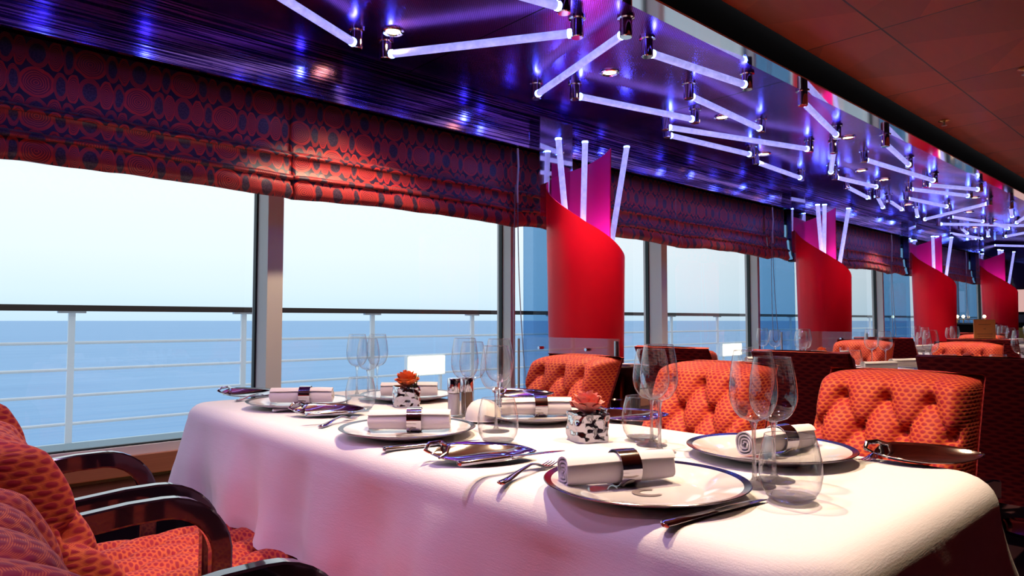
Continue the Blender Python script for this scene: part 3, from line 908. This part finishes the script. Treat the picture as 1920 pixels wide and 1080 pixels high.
def make_tumbler(hgt=.102, R=.047):
    r = empty('water_tumbler')
    P = [(.026, .004), (.036, .010), (.043, .022), (R, .042), (R - .0005, .062), (R - .005, .085), (R - .0095, hgt)]
    MB().lathe(P, 44).build('bowl', M['glass_thin'], r)
    MB().lathe([(.0005, .0), (.024, .0), (.030, .003), (.0365, .0095), (.026, .0068), (.0005, .0068)], 36).build('thick_base', M['glass'], r)
    rt = R - .0095
    MB().lathe([(rt - .0005, hgt - .0006), (rt + .0004, hgt), (rt - .0005, hgt + .0006), (rt - .0012, hgt), (rt - .0005, hgt - .0006)], 44).build('rim', M['glass'], r)
    return r
def loft(mb, secs, n=12):
    """secs: (x, y, z, halfwidth, halfheight) along x"""
    vs = []; fs = []
    for (x, y, z, w, h) in secs:
        for k in range(n):
            a = 2 * pi * k / n
            vs.append((x, y + w * cos(a), z + h * sin(a)))
    for j in range(len(secs) - 1):
        for k in range(n): fs.append((j * n + k, j * n + (k + 1) % n, (j + 1) * n + (k + 1) % n, (j + 1) * n + k))
    fs.append(tuple(range(n))[::-1]); fs.append(tuple((len(secs) - 1) * n + k for k in range(n)))
    return mb.add(vs, fs)
def make_knife(L=.235):
    r = empty('table_knife'); h = L * .46
    loft(MB(), [(0, 0, .006, .003, .003), (.003, 0, .006, .0085, .0052), (.012, 0, .006, .0095, .0055), (h * .5, 0, .0055, .0075, .005), (h * .9, 0, .005, .0055, .0045), (h, 0, .005, .0052, .0042)]).build('handle', M['silver'], r)
    loft(MB(), [(h, 0, .005, .0052, .0042), (h + .008, .001, .005, .008, .0022), (h + .05, .002, .0045, .0095, .0010), (L - .03, .001, .004, .0088, .0009), (L - .008, -.003, .004, .005, .0008), (L, -.006, .004, .0008, .0006)]).build('blade', M['silver'], r)
    return r
def make_fork(L=.20):
    r = empty('table_fork')
    loft(MB(), [(0, 0, .005, .003, .0025), (.003, 0, .005, .0085, .004), (.02, 0, .0055, .008, .004), (L * .35, 0, .013, .0045, .0028), (L * .55, 0, .017, .003, .0022), (L * .68, 0, .013, .004, .0016), (L * .74, 0, .007, .011, .0014), (L * .78, 0, .0055, .012, .0013)]).build('handle', M['silver'], r)
    for k in range(4):
        y = (k - 1.5) * .0062
        loft(MB(), [(L * .77, y, .0055, .0020, .0012), (L * .86, y, .004, .0017, .001), (L * .97, y, .006, .0012, .0009), (L, y, .008, .0005, .0005)], 8).build('tine', M['silver'], r)
    return r
def make_leaf_dish():
    r = empty('leaf_dish')
    L = .105; mb = MB()
    def f(u, v):
        s = 2 * u - 1; x = L * s
        w = .054 * (max(0, 1 - abs(s) ** 2.0)) ** .8 + .0006
        y = (2 * v - 1)
        z = .003 + (.024 * max(0, y) ** 1.8 + .007 * max(0, -y) ** 2) * (1.1 - .3 * s) * (1 - s ** 4) + .016 * abs(s) ** 3
        return (x, w * y + .008 * sin(2.2 * s), z)
    mb.grid(f, 40, 17).build('dish', M['silver'], r, angle=None)
    md = r.children[0].modifiers.new('thick', 'SOLIDIFY'); md.thickness = .0016
    rb = MB()
    pts = [(-L + .004, 0, .017), (-L - .012, .006, .024), (-L - .004, .018, .034), (-L + .018, .022, .036), (-L + .035, .008, .03), (-L + .03, -.014, .02), (-L + .012, -.03, .012)]
    P = []
    for i in range(len(pts) - 1):
        for k in range(5):
            P.append(Vector(pts[i]).lerp(Vector(pts[i + 1]), k / 5))
    rb.tube(P, [.0022 + .0026 * sin(pi * i / len(P)) for i in range(len(P))], 10).build('curled_handle', M['silver'], r)
    return r
def make_pot(s=.041, hgt=.066, seed=0):
    mb = MB(); n = 26
    def side(u, v):
        a = 2 * pi * u; c, d = cos(a), sin(a); e = 5.0
        rr = s / ((abs(c) ** e + abs(d) ** e) ** (1 / e))
        z = hgt * v
        p = Vector((rr * c, rr * d, z))
        q = noise.noise(p * 62 + Vector((seed, 0, 0))); q2 = noise.noise(p * 95 + Vector((0, seed, 4)))
        k = 1 + .10 * q + .05 * q2 - (.03 if v in (0, 1) else 0)
        return (rr * c * k, rr * d * k, z)
    mb.grid(side, 110, n, closeu=True)
    mb.add([side(i / 110, 0) for i in range(110)], [tuple(range(110))])
    mb.add([(q[0] * .97, q[1] * .97, q[2] - .008) for q in (side(i / 110, 1) for i in range(110))], [tuple(range(110))])
    return mb
def make_bloom(scale=1.0):
    mb = MB()
    for ring, (cnt, r0, hgt, openn) in enumerate([(3, .005, .043, -.2), (4, .010, .043, .0), (5, .016, .042, .35), (5, .021, .038, .75), (5, .026, .029, 1.2)]):
        for c in range(cnt):
            a0 = 2 * pi * (c + .37 * ring) / cnt + random.uniform(-.15, .15); span = 2 * pi / cnt * .70; jh = random.uniform(.92, 1.06)
            def pf(u, v, a0=a0, span=span, r0=r0, hgt=hgt * jh, openn=openn):
                uu = 2 * u - 1
                a = a0 + uu * span * (.45 + .75 * sin(pi * (.05 + .5 * v)))
                rr = r0 * (.25 + .75 * sin(pi / 2 * min(1, v * 1.35))) + openn * .0065 * v ** 5 * (1 - .3 * uu * uu) + .0012 * sin(uu * 5 + ring) * v
                z = hgt * v * (1 - .30 * uu * uu * v) - .007 * openn * max(0, v - .75) ** 2 * 16 * .5
                return (rr * cos(a) * scale, rr * sin(a) * scale, z * scale)
            mb.grid(pf, 9, 9)
    return mb
def centrepiece(px, py, label, m, rz, blades, seed):
    p = at(px, py, z=.75)
    r = empty('rose_centrepiece', (p.x, p.y, ZT), rz); tag(r, label, 'flower arrangement')
    make_pot(seed=seed).build('pot', M['silver'], r, angle=None)
    b = make_bloom(1.25).build('bloom', m, r, angle=None); b.location = (0, 0, .062)
    if blades:
        for q, (dx, dy) in enumerate(((.022, -.012), (.03, .0), (.012, -.02))):
            pts = [(dx, dy, .06), (dx + .004, dy, .085), (dx + .010, dy - .004, .115 - q * .012)]
            MB().tube(pts, [.0025, .0022, .0004], 6).build('grass_blade', M['leafgreen'], r)
    return r

plate = make_plate(); napk = make_napkin(); ring = make_ring(); wineA = make_wine(.215, .041, .031); wineB = make_wine(.228, .040, .031); tumb = make_tumbler(); knife = make_knife(); fork = make_fork(); leaf = make_leaf_dish()
first = set()
def put(proto, x, y, z, rz, label, cat, group=None):
    if proto.name in first: o = dup(proto)
    else: o = proto; first.add(proto.name)
    o.location = (x, y, z); o.rotation_euler.z = rz
    tag(o, label, cat, group)
    return o

ANG = TH - pi / 2      # world angle of camera-right
GP, GN, GR = 'charger plates', 'rolled napkins', 'napkin rings'
settings = [(.925, .69, .35, 'at the front of the first table'), (.955, 1.42, .06, 'in the middle, near side, first table'), (1.01, 2.13, .08, 'at the window end, near side, first table'),
            (1.352, .695, .55, 'at the aisle end, far side, first table'), (1.375, 1.40, .10, 'in the middle, far side, first table'), (1.385, 2.06, .08, 'at the window end, far side, first table')]
for i, (x, y, a, w) in enumerate(settings):
    put(plate, x, y, ZT, 0 if i < 3 else .1, 'white dark-rimmed charger plate ' + w, 'plate', GP)
    ax = Vector((cos(ANG + a), sin(ANG + a)))
    off = AV.xy * .03 - RV.xy * (.04 if i in (0, 3) else .0)
    if i == 3: off = AV.xy * .01 + RV.xy * .02
    cx, cy = x + off.x, y + off.y
    nk = put(napk, cx, cy, ZT + .0055, ANG + a, 'rolled white napkin on the plate ' + w, 'napkin', GN)
    put(ring, cx + ax.x * .012, cy + ax.y * .012, ZT + .0045, ANG + a, 'silver ring round the napkin ' + w, 'napkin ring', GR)

W1 = 'wine glasses on the first table'
def pxput(proto, px, py, rz, label, cat, group, z=.75):
    p = at(px, py, z=z); return put(proto, p.x, p.y, z + .0005, rz, label, cat, group)
for pr, px, py, l in [(wineB, 1415, 911, 'taller of two wine glasses behind the front tumbler at the table front'),
                      (wineA, 1452, 901, 'shorter wine glass whose stem stands right behind the front tumbler'),
                      (wineA, 1222, 835, 'smaller wine glass beside the silver pot with the pink rose'),
                      (wineB, 1237, 848, 'taller wine glass beside the silver pot with the pink rose'),
                      (wineA, 930, 809, 'wine glass standing behind the tumbler beside the white dome'),
                      (wineB, 936, 790, 'wine glass half hidden behind another one next to the white dome'),
                      (wineB, 871, 782, 'taller wine glass behind the salt and pepper shakers'),
                      (wineA, 886, 776, 'smaller wine glass behind the salt and pepper shakers'),
                      (wineB, 669, 742, 'wine glass at the window end, first of three beside the orange rose'),
                      (wineA, 690, 748, 'wine glass at the window end, in the middle of three beside the orange rose'),
                      (wineB, 707, 741, 'wine glass at the window end, closest of three to the orange rose')]:
    pxput(pr, px, py, 0, l, 'wine glass', W1)
for px, py, l in [(1483, 941, 'clear stemless tumbler at the front of the table'), (934, 832, 'clear stemless tumbler in front of the white dome'),
                  (1204, 826, 'clear stemless tumbler beside the pink rose pot'), (676, 770, 'clear stemless tumbler at the window end of the table')]:
    pxput(tumb, px, py, 0, l, 'tumbler', 'water tumblers on the first table')
def two(proto, x1, y1, x2, y2, label, cat, group, z=.75):
    a = at(x1, y1, z=z); b = at(x2, y2, z=z); d = b - a
    return put(proto, a.x, a.y, z + .0005, math.atan2(d.y, d.x), label, cat, group)
two(knife, 1243, 993, 1430, 941, 'silver knife in front of the foremost plate', 'knife', 'table knives')
two(knife, 718, 848, 890, 829, 'silver knife in front of the middle plate', 'knife', 'table knives')
two(knife, 510, 774, 610, 766, 'silver knife before the plate at the window end', 'knife', 'table knives')
two(fork, 938, 912, 1062, 862, 'silver fork half under the foremost plate', 'fork', 'table forks')
two(fork, 600, 804, 690, 778, 'silver fork beside the middle plate', 'fork', 'table forks')
two(fork, 442, 754, 520, 741, 'silver fork at the window corner of the table', 'fork', 'table forks')
two(fork, 1700, 848, 1585, 876, 'silver fork with tines pointing to the far plate beside the leaf dish', 'fork', 'table forks')
GL = 'leaf-shaped silver dishes'
for px, py, a, l in [(908, 866, .10, 'leaf-shaped silver dish with a knife on it in front of the tumbler'), (618, 780, .1, 'leaf-shaped silver dish left of the middle plate'),
                     (470, 745, .1, 'leaf-shaped silver dish at the window corner of the table'), (1742, 868, -.12, 'leaf-shaped silver dish with curled handle at the aisle end'),
                     (1185, 790, 0.0, 'leaf-shaped silver dish behind the pink rose pot'), (985, 747, 0, 'leaf-shaped silver dish behind the white dome')]:
    pxput(leaf, px, py, ANG + a, l, 'dish', GL)
two(knife, 858, 876, 1010, 855, 'silver butter knife lying across the leaf dish', 'knife', 'table knives', z=.774)
two(knife, 572, 782, 690, 774, 'silver butter knife on the dish left of the middle plate', 'knife', 'table knives', z=.774)

centrepiece(1102, 826, 'coral pink rose in a hammered silver cube pot', M['rose_pink'], ANG + .35, False, 1.0)
centrepiece(762, 762, 'orange rose with grass blades in a hammered silver cube pot', M['rose_orange'], ANG + .35, True, 5.0)
def shaker(px, py, fill, label):
    p = at(px, py, z=.75); r = empty('spice_shaker', (p.x, p.y, ZT)); tag(r, label, 'shaker')
    MB().lathe([(.0165, .004), (.0165, .066)], 28, cap0=True, cap1=True).build('contents', fill, r)
    MB().lathe([(.0185, .0), (.0185, .068)], 28, cap0=True).build('clear_body', M['glass_thin'], r)
    MB().lathe([(.0188, .068), (.0192, .069), (.0192, .107), (.0178, .110)], 28, cap0=True, cap1=True).build('chrome_top', M['chrome'], r)
shaker(851, 780, M['salt'], 'salt shaker with white contents and chrome top')
shaker(875, 777, M['pepper'], 'pepper shaker with brown contents and chrome top')
p = at(906, 790, z=.75)
r = empty('butter_dome', (p.x, p.y, ZT)); tag(r, 'round cream ceramic butter dome beside the pepper shaker', 'butter dish')
MB().lathe([(.050, .006), (.0495, .018), (.045, .036), (.034, .051), (.018, .059), (.0005, .062)], 40).build('dome', M['dome'], r)
MB().lathe([(.0005, 0), (.042, 0), (.060, .006), (.059, .008), (.040, .004), (.0005, .004)], 40).build('saucer', M['china'], r)
# dark bud on a slim stem
p = at(829, 722, z=.75); 
# ice bucket on its stand
p = at(1168, 775, X=2.33)
r = empty('wine_bucket', (2.33, 1.855, 0)); tag(r, 'dark bronze wine bucket on a stand between two tufted armchairs', 'wine bucket')
MB().lathe([(.106, .838), (.104, .836), (.082, .80), (.072, .70), (.066, .62), (.0005, .62)], 44).build('bucket', M['bucket'], r)
MB().lathe([(.112, .842), (.114, .838), (.106, .834), (.104, .838), (.112, .842)], 44).build('steel_rim', M['steel'], r)
MB().lathe([(.074, .705), (.078, .70), (.076, .60), (.02, .56), (.016, .03), (.11, .02), (.115, 0)], 36, cap0=True, cap1=True).build('stand', M['bucket'], r)

# ------------------------------------------------------------------ tableware on the farther tables
def far_setting(t, dx):
    nm = ORD[t] + ' table'
    side = [('window end', 2.08), ('middle', 1.40), ('aisle end', .68)]
    for s, (w, y) in enumerate(side):
        for q, (xx, sd) in enumerate(((.95, 'near'), (1.36, 'far'))):
            x = xx + dx; tail = 'at the %s, %s side, %s' % (w, sd, nm)
            put(plate, x, y, ZT, .1, 'white charger plate ' + tail, 'plate', GP)
            put(napk, x, y + .02, ZT + .0055, ANG + .2, 'rolled napkin on the plate ' + tail, 'napkin', GN)
            gy = y - .19 if q == 0 else y + .17
            gx = x + (.14 if q == 0 else -.10)
            put(wineB, gx, gy, ZT, 0, 'taller wine glass ' + tail, 'wine glass', 'wine glasses on the %s' % nm)
            put(wineA, gx + .07, gy + (.055 if q == 0 else -.05), ZT, 0, 'shorter wine glass ' + tail, 'wine glass', 'wine glasses on the %s' % nm)
            put(tumb, gx - .03, gy - .09 * (1 if q == 0 else -1), ZT, 0, 'stemless tumbler ' + tail, 'tumbler', 'tumblers on the %s' % nm)
for t in (1, 2, 3): far_setting(t, TX[t])
pt = make_pot(seed=3); 
def far_rose(x, y, m, label, seed):
    r = empty('rose_centrepiece', (x, y, ZT), .4); tag(r, label, 'flower arrangement')
    make_pot(seed=seed).build('pot', M['silver'], r, angle=None)
    b = make_bloom(1.05).build('bloom', m, r, angle=None); b.location = (0, 0, .06)
q = at(1540, 655, z=.84); far_rose(q.x, q.y, M['rose_orange'], 'orange rose in a silver pot at the window end of the second table', 8)
q = at(1815, 666, z=.84); far_rose(q.x, q.y, M['rose_pink'], 'pink rose in a silver pot on the middle of the second table', 9)
far_rose(7.25, 1.1, M['rose_orange'], 'orange rose in a silver pot on the third table', 11)
def napkin_fold(): pass
q = at(1583, 655, X=4.25)
r = empty('glass_votive', (q.x, q.y, ZT)); tag(r, 'small silvery glass cylinder on the second table', 'glass holder')
MB().lathe([(.024, 0), (.026, .12)], 28, cap0=True).build('cylinder', M['glass_thin'], r); MB().lathe([(.022, .004), (.023, .1)], 24, cap0=True, cap1=True).build('filling', M['salt'], r)
# menu card on the third table
r = empty('menu_card', (7.2, 1.676, ZT)); tag(r, 'upright orange menu card standing on the third table', 'menu card')
r.rotation_euler.z = .6
MB().box(-.004, .004, -.085, .085, .0, .288).build('card', M['menu'], r, smooth=False)
MB().box(-.05, .03, -.08, .08, 0, .008).build('foot', M['black'], r, smooth=False)
for k, (z, hw) in enumerate(((.245, .05), (.205, .01), (.16, .06), (.14, .055), (.12, .06), (.09, .05))):
    MB().box(-.0046, -.0041, -hw, hw, z - .002, z + .002).build('printed_line', M['print'], r, smooth=False)

# ------------------------------------------------------------------ far end of the room
r = empty('bar_counter', (10.9, 2.72, 0)); tag(r, 'dark serving counter with a rail of round lamps near the windows at the far end', 'counter')
MB().box(-.2, .2, -.26, .28, 0, .98).build('body', M['black'], r, smooth=False)
MB().box(-.22, .22, -.28, .30, .98, 1.0).build('counter_top', M['lacquer'], r, smooth=False)
for y in (-.22, .02, .09, .25):
    MB().tube([(-.15, y, 1.0), (-.15, y, 1.07)], .006, 8).build('rail_post', M['gold'], r)
    MB().lathe([(.0005, 1.06), (.018, 1.075), (.02, 1.085), (.012, 1.10), (.0005, 1.105)], 14).build('lamp_globe', M['lamp'], r, loc=(-.15, y, 0))
MB().tube([(-.15, -.24, 1.045), (-.15, .27, 1.045)], .005, 8).build('rail', M['gold'], r)
# framed backlit picture on the end wall
r = empty('wall_picture', (X1 - .03, 2.62, 1.33)); tag(r, 'pale pink glowing picture on the dark end wall', 'picture')
MB().box(-.02, .025, -.28, .10, -.20, .22).build('picture_frame', M['black'], r, smooth=False)
MB().box(-.025, -.019, -.24, .07, -.16, .20).build('glowing_picture', M['poster'], r, smooth=False)
r = empty('low_cabinet', (13.1, 2.35, 0)); tag(r, 'low dark cabinet with olive green panel at the far end wall', 'cabinet')
MB().box(-.2, .3, -1.6, .55, 0, 1.0).build('body', M['black'], r, smooth=False)
MB().box(-.212, -.201, .05, .33, .55, .92).build('green_panel', pm('olive_panel', (.22, .16, .01), .5), r, smooth=False)
# added glowing panels outside, standing in for a reflected lamp in the window glass
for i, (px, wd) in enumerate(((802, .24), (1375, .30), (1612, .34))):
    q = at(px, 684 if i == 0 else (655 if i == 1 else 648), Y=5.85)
    r = empty('reflection_glow', (q.x, 5.85, 0)); tag(r, 'added cream glow panel outside for a reflection in the window, %s along the deck' % ORD[i], 'glow panel', 'added glow panels outside')
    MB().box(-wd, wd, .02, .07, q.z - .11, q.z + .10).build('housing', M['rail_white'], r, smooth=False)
    MB().box(-wd + .015, wd - .015, .008, .019, q.z - .095, q.z + .085).build('glow_panel', M['reflection_light'], r, smooth=False)
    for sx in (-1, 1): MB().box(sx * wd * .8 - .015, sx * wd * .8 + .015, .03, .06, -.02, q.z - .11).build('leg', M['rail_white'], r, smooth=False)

# ------------------------------------------------------------------ daylight
w = bpy.data.worlds.new('world'); SC.world = w; w.use_nodes = True; nt = w.node_tree; n = N(nt)
bg = nt.nodes['Background']
c = n.coord('Generated')
rmp = nt.nodes.new('ShaderNodeValToRGB'); e = rmp.color_ramp.elements
e[0].position = 0.0; e[0].color = (.57, .78, .93, 1)
e[1].position = .30; e[1].color = (.80, .90, 1.0, 1)
for pos, col in ((.035, (.70, .87, .97, 1)), (.09, (.84, .94, 1.0, 1)), (.17, (.92, .98, 1.0, 1))):
    k = e.new(pos); k.color = col
n.link(c[2], rmp.inputs[0])
cl = n.noise(2.2, 3, n.mapping(n.tc, (1, 1, 5)))
n.link(n.mix(n.m('MULTIPLY', cl, .35), rmp.outputs[0], (.9, .96, 1.0)), bg.inputs[0]); bg.inputs[1].default_value = 1.15

# ------------------------------------------------------------------ view
vs = SC.view_settings; vs.view_transform = 'Standard'; vs.look = 'None'; vs.exposure = 0; vs.gamma = 1; vs.use_curve_mapping = False
cy = SC.cycles
cy.max_bounces = 10; cy.diffuse_bounces = 3; cy.glossy_bounces = 4; cy.transmission_bounces = 8; cy.transparent_max_bounces = 32
cy.caustics_reflective = False; cy.caustics_refractive = False; cy.use_denoising = True; cy.sample_clamp_indirect = 4
